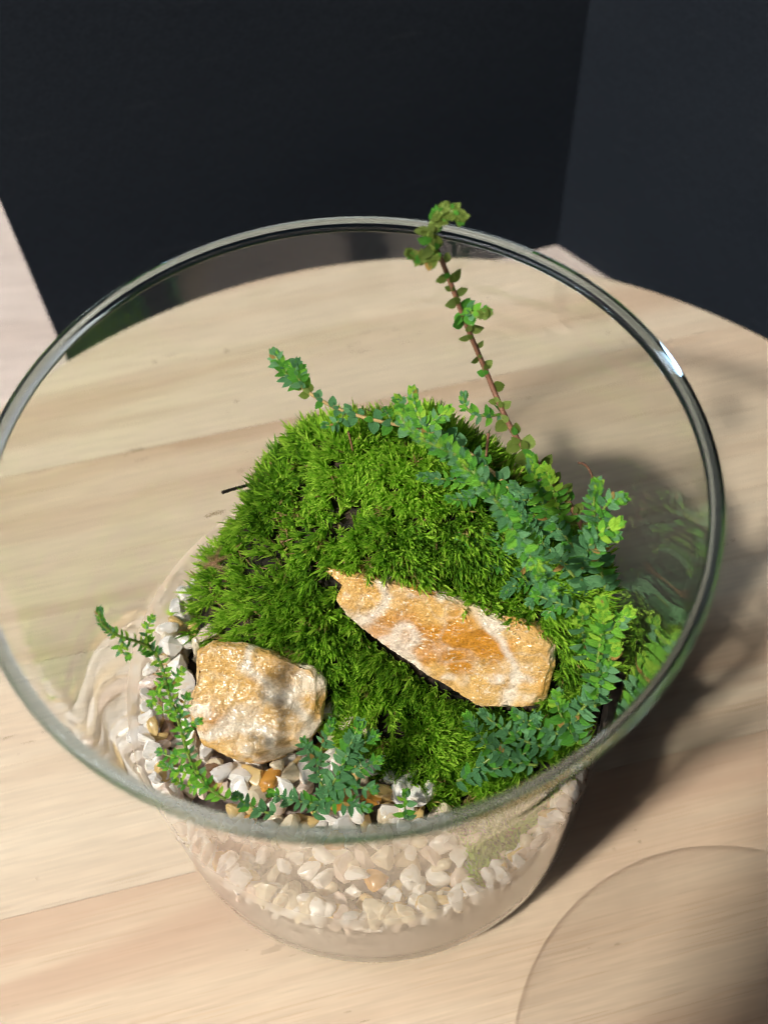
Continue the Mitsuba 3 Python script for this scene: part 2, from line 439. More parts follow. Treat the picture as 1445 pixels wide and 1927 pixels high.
def rough_stone(outline, centre_z, tilt_n, thick, back, seed, amp, chips=6, fit=None):
    """a broken stone: the outline on a plane with normal tilt_n, a rough front and a body behind it"""
    n = unit(tilt_n)
    o = at(*np.mean(outline, 0), centre_z)
    if fit is not None:
        G = np.array([hit(px, py) for px, py in outline])
        c = G.mean(0)
        n = np.linalg.svd(G - c)[2][2]
        n = n if n[2] > 0 else -n
        o = c + n * fit
    P = []
    for px, py in outline:
        d = ray(px, py)
        P.append(CAM + d * (((o - CAM) @ n) / (d @ n)))
    P = np.array(P)
    x = unit(np.cross([0, 0, 1.0], n)) if abs(n[2]) < 0.98 else np.array([1.0, 0, 0])
    y = np.cross(n, x)
    q = np.c_[(P - o) @ x, (P - o) @ y]
    pg = Polygon(q).buffer(0)
    cs = m3.CrossSection([ccw(pg)])
    c0 = q.mean(0)

    def shrink(v):
        dep = (thick - v[:, 2]) / thick            # 0 on the front face, 1 at the back
        k = 1 - 0.05 * (1 - smooth(0.0, 0.16, dep)) - back * smooth(0.35, 1.0, dep)
        return np.c_[c0 + (v[:, :2] - c0) * k[:, None], v[:, 2] - thick]
    body = m3.Manifold.extrude(cs, thick, 14)
    r_ = np.random.default_rng(seed + 50)
    for _ in range(chips):
        t_, e_ = r_.uniform(0, 2 * math.pi), r_.uniform(0.5, 1.1)
        dd = np.array([math.cos(t_) * math.sin(e_), math.sin(t_) * math.sin(e_), math.cos(e_)])
        ex = np.max((np.c_[q, np.full(len(q), thick)]) @ dd)
        body = body.trim_by_plane((-dd).tolist(), float(-(ex - r_.uniform(0.0008, 0.0030))))
    body = body.refine_to_length(0.0013).warp_batch(shrink)
    body = body.refine_to_length(0.0008)
    mm = body.to_mesh()
    tm = trimesh.Trimesh(mm.vert_properties[:, :3], mm.tri_verts)
    trimesh.smoothing.filter_taubin(tm, iterations=3)
    v = tm.vertices.copy()
    nn = tm.vertex_normals
    k = np.c_[v, ] + seed * 0.37
    d = amp * (meshkit.fbm(k * 90, 4, seed) - 0.5) * 2.2 + amp * 0.55 * (np.abs(meshkit.fbm(k * 230, 3, seed + 9) - 0.5) * 2 - 0.3)
    st = meshkit.noise(k * np.array([160, 420, 300]), seed + 4)
    d = d + amp * 0.35 * np.floor(st * 4) / 4
    d = d + 0.00042 * (np.abs(meshkit.fbm(k * 620, 3, seed + 21) * 2 - 1) - 0.4)
    v = v + nn * d[:, None]
    w = o + v[:, :1] * x + v[:, 1:2] * y + v[:, 2:3] * n
    return trimesh.Trimesh(w, tm.faces, process=False), o, n


BLOCK = [(368, 1228), (396, 1213), (450, 1216), (500, 1229), (552, 1244), (588, 1258), (606, 1285), (610, 1318), (601, 1372), (578, 1398), (530, 1432), (480, 1442), (425, 1432), (378, 1408), (356, 1370), (346, 1332), (362, 1290)]
SLAB = [(600, 1072), (650, 1080), (705, 1088), (770, 1104), (840, 1128), (905, 1150), (965, 1170), (1020, 1196), (1044, 1218), (1044, 1262), (1022, 1332), (968, 1338), (908, 1340), (850, 1306), (790, 1266), (740, 1232), (690, 1196), (652, 1162), (630, 1132), (640, 1105)]
st1, o1, n1 = rough_stone(BLOCK, 0.066, (-0.10, -0.52, 0.80), 0.018, 0.12, 3, 0.0017)
put('quartz_stone', mikit.ply(st1, 'quartz_block', smooth=22), 'chunky cream and ochre quartz stone standing on the white gravel at the front left', 'stone')
st2, o2, n2 = rough_stone(SLAB, 0.0850, (0.05, -0.60, 0.80), 0.014, 0.10, 8, 0.0012, 4, 0.0044)
put('quartz_stone_001', mikit.ply(st2, 'quartz_slab', smooth=22), 'long tapering ochre quartz slab leaning across the moss slope', 'stone')

# ------------------------------------------------------------------ gravel
def pebble_mesh(seed):
    r = np.random.default_rng(seed)
    p = r.normal(size=(11, 3))
    p /= np.linalg.norm(p, axis=1, keepdims=True)
    p *= np.array([1.0, 0.78, 0.66]) * r.uniform(0.75, 1.05, (11, 1))
    h = m3.Manifold.hull_points(p).refine_to_length(0.42)
    mm = h.to_mesh()
    t = trimesh.Trimesh(mm.vert_properties[:, :3], mm.tri_verts)
    trimesh.smoothing.filter_laplacian(t, lamb=0.5, iterations=1)
    t.vertices += t.vertex_normals * (meshkit.fbm(np.array(t.vertices) * 2.6 + seed * 3.1, 2, seed) - 0.5)[:, None] * 0.22
    t.vertices -= t.vertices.mean(0)
    t.vertices /= np.linalg.norm(t.vertices, axis=1).mean()
    return t


PEBM = [pebble_mesh(100 + i) for i in range(10)]
PEB = [mikit.ply(t, None, smooth=28) for t in PEBM]
PCOL = {'white': (0.72, 0.69, 0.66), 'milky': (0.60, 0.58, 0.57), 'cream': (0.60, 0.52, 0.39), 'pinkish': (0.60, 0.49, 0.43), 'yellow': (0.56, 0.40, 0.17), 'orange': (0.48, 0.23, 0.045), 'brown': (0.20, 0.12, 0.075), 'grey': (0.46, 0.44, 0.41)}
for c, v in PCOL.items():
    def pf(p, n, uv, v=v):
        a = mikit.fbm(p.x * 330, p.y * 330, p.z * 330, 3)
        b = mikit.smoothstep(0.62, 0.8, mikit.noise(p.x * 700, p.y * 700, p.z * 700))
        return mikit.mix(mi.Color3f(v) * (0.84 + 0.28 * a), mi.Color3f(v) * mi.Color3f(0.86, 0.74, 0.58), b * 0.5)
    scene['pebble_' + c] = {'type': 'principled', 'base_color': mikit.proc(pf), 'roughness': 0.28, 'specular': 0.55, 'flatness': 0.6}
placed = []
GROUPS = {'white': 'white gravel pebbles', 'milky': 'milky grey white gravel pebbles', 'cream': 'cream gravel pebbles', 'pinkish': 'pinkish white gravel pebbles', 'yellow': 'yellow gravel pebbles', 'orange': 'orange gravel pebbles', 'brown': 'brown gravel pebbles', 'grey': 'grey gravel pebbles'}


def pebble(o, size, col, label=None):
    R_ = trimesh.transformations.random_rotation_matrix(rng.random(3))
    R_[:3, :3] *= size
    R_[:3, 3] = o
    key = num('pebble')
    wall = label == 'wall'
    label = None if wall else label
    put(key, {**PEB[int(rng.integers(10))], 'bsdf': {'type': 'ref', 'id': 'pebble_' + col}, 'to_world': T(R_)},
        label or (f'small {col} quartz pebble pressed against the front of the glass' if wall else f'small {col} quartz pebble lying in the open gravel inside the jar'), 'pebble', None if label else GROUPS[col] + (' against the glass' if wall else ''))
    placed.append((np.array(o), size))


def pebble_ground(x, y):
    return np.full(np.shape(x), 0.0490) + 0.004 * (meshkit.noise(np.stack([np.asarray(x) * 90, np.asarray(y) * 90, np.asarray(x) * 0], -1), 2) - 0.5)


for (px, py, s, c, lab) in [(342, 1168, .0044, 'milky', 'long milky white pebble just below the left edge of the moss'), (316, 1222, .0048, 'white', None), (345, 1207, .0036, 'white', None),
                            (388, 1190, .0042, 'pinkish', None), (370, 1215, .0034, 'cream', None), (335, 1255, .0048, 'white', None), (343, 1282, .0046, 'white', None),
                            (352, 1310, .0040, 'white', None), (286, 1374, .0036, 'white', None), (266, 1385, .0046, 'milky', None), (314, 1375, .0040, 'brown', 'dark brown pebble beside the leafy stem at the left of the jar'),
                            (295, 1345, .0050, 'yellow', None), (298, 1405, .0042, 'pinkish', None), (318, 1335, .0038, 'white', None), (395, 1452, .0036, 'brown', 'reddish brown pebble under the corner of the chunky stone'),
                            (418, 1455, .0048, 'milky', None), (450, 1455, .0046, 'white', None), (475, 1460, .0040, 'yellow', 'yellow pebble in front of the chunky stone'),
                            (505, 1470, .0046, 'orange', 'orange pebble in front of the chunky stone'), (545, 1458, .0040, 'cream', None), (572, 1452, .0040, 'white', None), (455, 1485, .0042, 'milky', None),
                            (485, 1490, .0040, 'cream', None), (530, 1480, .0042, 'white', None), (628, 1332, .0038, 'milky', 'lone milky pebble at the foot of the moss between the two stones'),
                            (640, 1500, .0040, 'orange', None), (700, 1445, .0040, 'white', None), (738, 1458, .0036, 'milky', None), (765, 1460, .0046, 'milky', None), (725, 1490, .0042, 'yellow', 'pale yellow pebble in the gravel at the front'),
                            (758, 1497, .0044, 'white', None), (780, 1500, .0046, 'white', None), (806, 1492, .0036, 'white', None), (700, 1500, .0042, 'orange', None), (680, 1420, .0040, 'cream', None),
                            (720, 1425, .0034, 'milky', None), (610, 1470, .0042, 'cream', None), (655, 1360, .0036, 'pinkish', None), (690, 1375, .0038, 'cream', None)]:
    o = hit(px, py, lambda x, y: np.maximum(pebble_ground(x, y), mound(x, y)), lift=0.001)
    pebble(o + np.array([0, 0, -s * 0.1]), s * 0.80, c, lab)
cols = ['white'] * 9 + ['milky'] * 4 + ['cream'] * 4 + ['pinkish'] * 4 + ['yellow', 'orange']
def scatter(count, spot, keep, tries=12000):
    n0 = len(placed)
    while tries and len(placed) < n0 + count:
        tries -= 1
        o, s = spot()
        if not keep(o):
            continue
        if placed_ok(o, s):
            yield o, s


def placed_ok(o, s, f=0.80):
    P = np.array([q for q, _ in placed]); S = np.array([t for _, t in placed])
    return bool((np.linalg.norm(P - o, axis=1) > f * (s + S)).all())


def open_spot():
    r_, t_ = (RI - 0.0035) * math.sqrt(rng.random()), rng.random() * 2 * math.pi
    x, y = r_ * math.cos(t_), r_ * math.sin(t_)
    s = rng.uniform(0.0022, 0.0034)
    return np.array([x, y, float(pebble_ground(x, y)) - rng.uniform(-0.0006, 0.004)]), s


def wall_spot():
    t_ = rng.uniform(math.radians(140), math.radians(352))
    s = rng.uniform(0.0019, 0.0031)
    return np.array([(RI - s * 0.75) * math.cos(t_), (RI - s * 0.75) * math.sin(t_), rng.uniform(0.041, 0.0545)]), s


for o, s in scatter(125, open_spot, lambda o: open_gravel(o[0], o[1])):
    pebble(o, s, cols[int(rng.integers(len(cols)))])
for o, s in scatter(165, wall_spot, lambda o: True):
    pebble(o, s, ('white', 'milky', 'pinkish', 'white', 'cream', 'white', 'pinkish', 'milky')[int(rng.integers(8))], 'wall')
# the bed under them, past counting
bed = {'white': [], 'cream': [], 'yellow': []}
for k in range(900):
    o, s = open_spot() if k % 2 else wall_spot()
    o[2] -= 0.004 if k % 2 else 0.002
    o[:2] *= 1 if k % 2 else 0.975
    if k % 2 and not open_gravel(o[0], o[1]):
        continue
    t = PEBM[int(rng.integers(10))].copy()
    R_ = trimesh.transformations.random_rotation_matrix(rng.random(3))
    t.apply_transform(R_); t.apply_scale(s); t.apply_translation(o)
    bed[('white', 'cream', 'white', 'cream', 'yellow')[int(rng.integers(5))]].append(t)
labels['gravel_bed'] = {'label': 'packed pale quartz gravel bed under the loose pebbles', 'category': 'gravel', 'kind': 'stuff'}
for c, ts in bed.items():
    scene[f'gravel_bed__grains_{c}'] = mikit.ply(trimesh.util.concatenate(ts), 'pebble_' + c, smooth=48)
    labels[f'gravel_bed__grains_{c}'] = {'kind': 'stuff'}

# ------------------------------------------------------------------ moss
MB = {}
for nm, c, d in (('moss_bright', (0.44, 0.69, 0.080), 0.5), ('moss_mid', (0.29, 0.55, 0.045), 0.5), ('moss_dark', (0.12, 0.28, 0.025), 0.45), ('moss_dry', (0.34, 0.27, 0.10), 0.35)):
    scene[nm] = {'type': 'principledthin', 'base_color': rgb(*c), 'roughness': 0.38, 'diff_trans': d * 2, 'eta': 1.45}


def blades(roots, dirs, norms, lens, wid, curl):
    """narrow curved moss leaves: two quads and a tip each"""
    n = len(roots)
    side = np.cross(dirs, norms)
    side /= np.linalg.norm(side, axis=1, keepdims=True) + 1e-12
    up = np.cross(side, dirs)
    st = [(0.0, 0.6), (0.35, 1.0), (0.7, 0.7), (1.0, 0.0)]
    V = []
    for t, w in st:
        c = roots + dirs * (lens * t)[:, None] + up * (curl * lens * t * t)[:, None]
        if w > 0:
            V += [c - side * (wid * w)[:, None], c + side * (wid * w)[:, None]]
        else:
            V += [c]
    V = np.stack(V, 1)
    f = np.array([[0, 1, 3], [0, 3, 2], [2, 3, 5], [2, 5, 4], [4, 5, 6]])
    F = (f[None] + (np.arange(n) * 7)[:, None, None]).reshape(-1, 3)
    return V.reshape(-1, 3), F


def normal_of(x, y, e=0.0025):
    gx_ = (mound(x + e, y) - mound(x - e, y)) / (2 * e)
    gy_ = (mound(x, y + e) - mound(x, y - e)) / (2 * e)
    n = np.stack([-gx_, -gy_, np.ones_like(gx_)], -1)
    return n / np.linalg.norm(n, axis=-1, keepdims=True)


def clump_centres(count, seed):
    r = np.random.default_rng(seed)
    out = []
    while len(out) < count:
        x, y = r.uniform(-RI, RI, 2)
        if x * x + y * y < (RI - 0.003) ** 2:
            out.append((x, y))
    return np.array(out)


CL = clump_centres(95, 5)
CR = np.random.default_rng(11)
CT = CR.normal(size=(95, 2)) * 0.33          # how each cushion leans
CH = CR.uniform(0.0, 1.0, 95)


def grow(n_shoots, per, region, seed, keys):
    """moss shoots over the region; returns one mesh per tone"""
    r = np.random.default_rng(seed)
    x, y = r.uniform(-RI, RI, (2, n_shoots * 6))
    ok = (x * x + y * y < (RI - 0.0035) ** 2) & region(x, y)
    x, y = x[ok][:n_shoots], y[ok][:n_shoots]
    d2 = (x[:, None] - CL[:, 0]) ** 2 + (y[:, None] - CL[:, 1]) ** 2
    o = np.argsort(d2, 1)
    i0 = o[:, 0]
    d0, d1 = np.sqrt(np.take_along_axis(d2, o[:, :1], 1))[:, 0], np.sqrt(np.take_along_axis(d2, o[:, 1:2], 1))[:, 0]
    gap = np.clip((d1 - d0) / 0.0045, 0, 1)      # 0 in the furrow between two cushions
    keep = r.random(len(x)) < 0.22 + 0.78 * gap
    x, y, i0, gap = x[keep], y[keep], i0[keep], gap[keep]
    nrm = normal_of(x, y)
    z = mound(x, y) - 0.0035 + 0.0035 * gap * (0.4 + 0.6 * CH[i0])
    axis = nrm + np.c_[CT[i0], np.zeros(len(x))] + 0.7 * np.c_[(x - CL[i0, 0]), (y - CL[i0, 1]), 0 * x] / 0.007 * 0.6 + r.normal(size=(len(x), 3)) * 0.22
    axis /= np.linalg.norm(axis, axis=1, keepdims=True)
    sh = r.uniform(0.0026, 0.0054, len(x)) * (0.80 + 0.55 * CH[(i0 * 3) % 95])
    tone = r.random(len(x)) * 0.55 + CH[(i0 * 7) % 95] * 0.45
    meshes = {}
    R0 = np.stack([x, y, z], -1)
    big = np.repeat(np.arange(len(x)), per)
    t = np.tile((np.arange(per) + 0.5) / per, len(x)) * 0.9
    ax = axis[big]
    perp = np.cross(ax, r.normal(size=(len(big), 3)))
    perp /= np.linalg.norm(perp, axis=1, keepdims=True)
    spread = 0.30 + 0.62 * (1 - t)
    d = ax * np.sqrt(np.maximum(0.05, 1 - spread ** 2))[:, None] + perp * spread[:, None]
    d /= np.linalg.norm(d, axis=1, keepdims=True)
    root = R0[big] + ax * (sh[big] * t)[:, None]
    ln = r.uniform(0.0027, 0.0048, len(big)) * (0.75 + 0.4 * t)
    V, F = blades(root, d, ax + 0.2 * r.normal(size=ax.shape), ln, r.uniform(0.00021, 0.00040, len(big)), r.uniform(-0.05, 0.35, len(big)))
    V = V.reshape(len(big), 7, 3)
    tb = tone[big] + r.normal(size=len(big)) * 0.16
    cls = np.where(tb > 0.56, 0, np.where(tb > 0.28, 1, 2))
    cls[(r.random(len(x)) < 0.015)[big] | (r.random(len(big)) < 0.008)] = 3
    f = np.array([[0, 1, 3], [0, 3, 2], [2, 3, 5], [2, 5, 4], [4, 5, 6]])
    for c, nm in enumerate(('moss_bright', 'moss_mid', 'moss_dark', 'moss_dry')):
        s = np.nonzero(cls == c)[0]
        if len(s):
            meshes[nm] = (V[s].reshape(-1, 3), (f[None] + (np.arange(len(s)) * 7)[:, None, None]).reshape(-1, 3))
    return meshes


FOOT = []
for msh, oo, nn in ((st1, o1, n1), (st2, o2, n2)):
    FOOT.append((Polygon(np.array([(CAM + ray(px, py) * (((oo - CAM) @ nn) / (ray(px, py) @ nn)))[:2] for px, py in (BLOCK if msh is st1 else SLAB)])).buffer(0.0006), oo, nn))
FOOT = [(affinity.translate(p_, 0.0008, 0.0030), o_, n_) for p_, o_, n_ in FOOT]


def under(x, y):
    """where a stone covers the ground"""
    import shapely
    out = np.zeros(np.shape(x), bool)
    for pg, oo, nn in FOOT:
        out |= shapely.contains_xy(pg, x, y)
    return out


def mossy(x, y):
    return ~open_gravel(x, y, 0.0) & ~under(x, y)


def crest(x, y):
    return y + 0.25 * x > 0.020 + 0.004 * np.sin(x * 160)


PARTS = [('moss_cushion', lambda x, y: mossy(x, y) & crest(x, y) & (x > -0.030), 3600, 'big bright green moss cushion on the crest of the mound behind the slab'),
         ('moss_cushion_001', lambda x, y: mossy(x, y) & (x <= -0.030), 950, 'darker tufted moss cushion at the left end of the mound above the gravel'),
         ('moss_cushion_002', lambda x, y: mossy(x, y) & ~crest(x, y) & (x > -0.030), 3100, 'moss running down the front slope between the two stones to the gravel')]
for nm, reg, n_, lab in PARTS:
    labels[nm] = {'label': lab, 'category': 'moss', 'kind': 'stuff'}
    for k, mm in grow(n_, 18, reg, len(nm), None).items():
        scene[f'{nm}__leaves_{k[5:]}'] = mikit.ply(mm, k)
        labels[f'{nm}__leaves_{k[5:]}'] = {'kind': 'stuff'}
COUNT['moss_cushion'] = 3
# ------------------------------------------------------------------ spikemoss
def leaf_mesh(seed):
    r = np.random.default_rng(seed)
    st = np.array([0.0, 0.16, 0.38, 0.62, 0.84, 1.0])
    w = np.array([0.17, 0.29, 0.33, 0.27, 0.14, 0.0]) * r.uniform(0.92, 1.1)
    bend, fold, skew = r.uniform(-0.16, 0.14), r.uniform(0.03, 0.10), r.uniform(-0.06, 0.06)
    V, UV = [], []
    for t, a in zip(st, w):
        for s in (-1, 0, 1):
            V.append((s * a + skew * math.sin(math.pi * t), t, bend * t * t + abs(s) * fold * math.sin(math.pi * t)))
            UV.append((s * (1.0 if a > 0.01 else 1.0), t))
    f = []
    for i in range(len(st) - 1):
        for j in (0, 1):
            a = i * 3 + j
            f += [[a, a + 1, a + 4], [a, a + 4, a + 3]]
    return mikit.ply(trimesh.Trimesh(V, f, process=False), None, smooth=True, uv=np.array(UV))


LEAF = [leaf_mesh(40 + i) for i in range(6)]
LCOL = {'teal': (0.085, 0.230, 0.095), 'teal_pale': (0.145, 0.335, 0.150), 'green': (0.085, 0.285, 0.040), 'fresh': (0.165, 0.43, 0.050), 'lime': (0.31, 0.55, 0.06), 'olive': (0.135, 0.20, 0.040), 'olive_pale': (0.21, 0.30, 0.075)}
for c, v in LCOL.items():
    def lf(p, n, uv, v=v):
        u_ = dr.abs(uv.x)
        k = 0.88 + 0.24 * mikit.noise(p.x * 500, p.y * 500, p.z * 500)
        base = mi.Color3f(v) * k
        return mikit.mix(base, mi.Color3f(v) * mi.Color3f(1.5, 1.35, 1.4), mikit.smoothstep(0.72, 1.0, u_) * 0.6 + mikit.smoothstep(0.12, 0.0, u_) * 0.35)
    scene['leaf_' + c] = {'type': 'principledthin', 'base_color': mikit.proc(lf), 'roughness': 0.36, 'diff_trans': 0.8, 'eta': 1.45}
for c, v in {'brown': (0.22, 0.105, 0.065), 'green': (0.16, 0.24, 0.045), 'straw': (0.42, 0.30, 0.13)}.items():
    def sf(p, n, uv, v=v):
        return mi.Color3f(v) * (0.75 + 0.5 * mikit.noise(p.x * 700, p.y * 700, p.z * 700))
    scene['stem_' + c] = {'type': 'principled', 'base_color': mikit.proc(sf), 'roughness': 0.4, 'specular': 0.5}


def spline(ctrl, step):
    P = np.array(ctrl, float)
    s = np.r_[0, np.cumsum(np.linalg.norm(np.diff(P, axis=0), axis=1))]
    n = max(4, int(s[-1] / step))
    return (CubicSpline(s, P)(np.linspace(0, s[-1], n)) if len(P) > 2 else P[0] + np.linspace(0, 1, n)[:, None] * (P[1] - P[0])), s[-1]


LCOL_OLD = 'dead'
scene['leaf_dead'] = {'type': 'principledthin', 'base_color': rgb(0.34, 0.22, 0.07), 'roughness': 0.5, 'diff_trans': 0.7, 'eta': 1.4}
MIX = {'teal': ['teal', 'teal', 'teal_pale', 'teal', 'green'], 'green': ['green', 'fresh', 'green', 'teal_pale', 'teal'], 'fresh': ['fresh', 'fresh', 'lime', 'green', 'teal_pale'], 'lime': ['lime', 'lime', 'fresh'],
       'olive': ['olive', 'olive', 'olive_pale', 'green']}


def leaf(key, o, d, n, L, w, col):
    d = unit(d); n = unit(n - d * (n @ d)); x = np.cross(d, n)
    scene[num(key + '__leaf')] = {**LEAF[int(rng.integers(6))], 'bsdf': {'type': 'ref', 'id': 'leaf_' + (LCOL_OLD if rng.random() < 0.012 else col)}, 'to_world': T(frame(o, x, d, n, (L * w, L, L)))}


def branch(key, ctrl, r0, r1, L0, L1, gap, old, young, stem, face=None, flat=0.85, tip=0.3, med=True, start=0.0, wd=0.80):
    """a stem with two rows of side leaves and a row of small leaves lying on it"""
    P, tot = spline(ctrl, 0.0008)
    scene[num(key + '__stem')] = mikit.ply(tube(P, np.linspace(r0, r1, len(P)), 6), 'stem_' + stem, smooth=True)
    tt = np.gradient(P, axis=0); tt /= np.linalg.norm(tt, axis=1, keepdims=True)
    s = np.r_[0, np.cumsum(np.linalg.norm(np.diff(P, axis=0), axis=1))] / tot
    pos, side = start, 1
    while pos < 1.0:
        i = min(len(P) - 1, int(np.searchsorted(s, pos)))
        t = tt[i]
        o = P[i]
        f = unit(CAM - o) if face is None else unit(face)
        f = unit(0.75 * f + np.array([0, 0, 0.35]) + rng.normal(size=3) * 0.16)
        n = unit(f - t * (f @ t))
        b = np.cross(t, n)
        L = 1.22 * (L0 + (L1 - L0) * pos)
        end = smooth(1 - tip, 1.0, pos)
        L *= (1 - 0.35 * end) * (rng.uniform(0.80, 1.15) if wd < 1 else rng.uniform(0.62, 1.15))
        ang = math.radians(66 - 36 * end + rng.normal() * (9 if wd < 1 else 17))
        pal = MIX[young] if rng.random() < end ** 0.7 else MIX[old]
        for sd in ((side, -side) if end > 0.3 else (side,)):
            d = sd * b * math.sin(ang) + t * math.cos(ang) + n * rng.normal() * 0.16 + n * 0.18 * end
            leaf(key, o + sd * b * r0 * 0.5, d, n + sd * b * (0.55 * (1 - flat)) + rng.normal(size=3) * 0.12, L, wd * rng.uniform(0.88, 1.12), pal[int(rng.integers(len(pal)))])
        if med and rng.random() < 0.75:
            leaf(key, o + n * r0 * 0.9, t + n * 0.15 + side * b * 0.30, n, L * (0.52 if wd < 1 else 0.72), 0.85 if wd < 1 else 1.0, pal[int(rng.integers(len(pal)))])
        side = -side
        pos += gap * (0.72 if wd < 1 else 1.0) * (1 - 0.45 * end) * (rng.uniform(0.8, 1.2) if wd < 1 else rng.uniform(0.45, 1.35)) * L0 / tot
    # the closed tip: overlapping leaves round the end of the stem
    t, o = tt[-1], P[-1]
    f = unit(CAM - o); n = unit(f - t * (f @ t)); b = np.cross(t, n)
    pal = MIX[young]
    for k in range(6):
        a = k * 2.4
        d = t + (b * math.cos(a) + n * math.sin(a)) * (0.75 - 0.09 * k)
        leaf(key, o - t * L1 * (0.35 - 0.05 * k), d, n * 0.7 - t * 0.5 + (b * math.cos(a) + n * math.sin(a)) * -0.2, L1 * 1.0, wd * 1.15, pal[int(rng.integers(len(pal)))])


def pts(*a):
    return [at(*q) for q in a]


def sprig(label, category='spikemoss sprig'):
    key = num('spikemoss_sprig')
    labels[key] = {'label': label, 'category': category}
    return key


mm_ = 0.001
# the tall one that stands out above the rim
k = sprig('tall reddish spikemoss sprig that rises above the far rim of the jar')
branch(k, pts((1098, 1000, .110), (1066, 940, .117), (1036, 900, .122), (985, 842, .128), (945, 772, .135), (915, 700, .142), (886, 632, .154), (862, 570, .164), (840, 512, .173), (818, 462, .181)), .80 * mm_, .62 * mm_, 3.3 * mm_, 2.8 * mm_, .95, 'olive', 'olive', 'brown', tip=0.02, wd=1.3)
branch(k, pts((820, 468, .181), (808, 440, .185), (820, 408, .189), (842, 396, .191), (866, 408, .190)), .8 * mm_, .5 * mm_, 2.8 * mm_, 2.4 * mm_, .26, 'olive', 'olive', 'green', tip=0.6, wd=1.15)
branch(k, pts((828, 486, .179), (800, 488, .179), (770, 476, .181)), .45 * mm_, .3 * mm_, 2.0 * mm_, 1.7 * mm_, .35, 'olive', 'olive', 'green', tip=0.6, wd=1.15)
branch(k, pts((868, 586, .161), (890, 588, .163), (915, 588, .165)), .45 * mm_, .3 * mm_, 2.7 * mm_, 2.2 * mm_, .33, 'green', 'olive', 'green', tip=0.6, wd=1.15)
branch(k, pts((945, 778, .129), (910, 782, .131), (885, 775, .132), (872, 745, .134)), .4 * mm_, .3 * mm_, 2.7 * mm_, 2.1 * mm_, .6, 'green', 'green', 'green', tip=0.4)
# the long one that leans to the left over the crest
k = sprig('long spikemoss sprig leaning left over the crest of the moss with fan tips')
branch(k, pts((1010, 985, .108), (965, 925, .115), (900, 866, .121), (820, 815, .125), (735, 797, .127), (680, 784, .129), (625, 764, .131), (578, 736, .134), (560, 722, .135)), .60 * mm_, .50 * mm_, 3.3 * mm_, 2.8 * mm_, .72, 'teal', 'olive', 'straw', tip=0.1, wd=1.15)
branch(k, pts((565, 726, .135), (542, 708, .137), (528, 688, .139), (516, 664, .141)), .5 * mm_, .3 * mm_, 2.9 * mm_, 2.2 * mm_, .32, 'green', 'green', 'green', tip=0.5)
branch(k, pts((572, 730, .135), (560, 705, .138), (556, 684, .140)), .5 * mm_, .3 * mm_, 2.7 * mm_, 2.2 * mm_, .28, 'green', 'teal', 'green', tip=0.5)
branch(k, pts((650, 774, .130), (632, 796, .129), (612, 800, .129)), .35 * mm_, .25 * mm_, 2.4 * mm_, 1.8 * mm_, .6, 'teal', 'teal', 'green', tip=0.3)
branch(k, pts((740, 797, .127), (725, 772, .130)), .3 * mm_, .25 * mm_, 1.8 * mm_, 1.4 * mm_, .6, 'green', 'green', 'green', tip=0.3)
# fan tips above the crest
k = sprig('bright spikemoss sprig with two broad fan tips on the crest beside the leaning sprig')
branch(k, pts((905, 905, .122), (850, 855, .126), (808, 815, .130), (784, 775, .133), (776, 738, .136)), .5 * mm_, .35 * mm_, 3.4 * mm_, 2.6 * mm_, .40, 'green', 'fresh', 'green', tip=0.5)
branch(k, pts((800, 808, .130), (820, 788, .132), (842, 772, .134)), .4 * mm_, .3 * mm_, 3.0 * mm_, 2.3 * mm_, .36, 'fresh', 'lime', 'green', tip=0.6)
branch(k, pts((790, 800, .131), (770, 775, .133), (748, 752, .135)), .4 * mm_, .3 * mm_, 2.7 * mm_, 2.2 * mm_, .40, 'green', 'fresh', 'green', tip=0.5)
# the near, blurred one arching over the mass
k = sprig('spikemoss sprig arching high towards the viewer across the dense leaves')
branch(k, pts((1010, 1065, .118), (985, 1010, .132), (945, 958, .141), (905, 905, .147), (860, 858, .150), (812, 835, .153), (775, 812, .155), (752, 780, .157)), .55 * mm_, .35 * mm_, 2.7 * mm_, 2.1 * mm_, .42, 'green', 'fresh', 'green', tip=0.35)
branch(k, pts((925, 930, .144), (895, 900, .147), (868, 872, .150)), .4 * mm_, .3 * mm_, 2.3 * mm_, 1.8 * mm_, .40, 'fresh', 'lime', 'green', tip=0.5)
branch(k, pts((950, 962, .141), (985, 1030, .138), (1005, 1060, .137), (1018, 1085, .138)), .45 * mm_, .3 * mm_, 2.8 * mm_, 2.2 * mm_, .40, 'green', 'fresh', 'green', tip=0.5)
branch(k, pts((1000, 1045, .137), (1024, 1088, .136), (1040, 1112, .136)), .4 * mm_, .3 * mm_, 2.7 * mm_, 2.2 * mm_, .38, 'teal', 'fresh', 'green', tip=0.5)
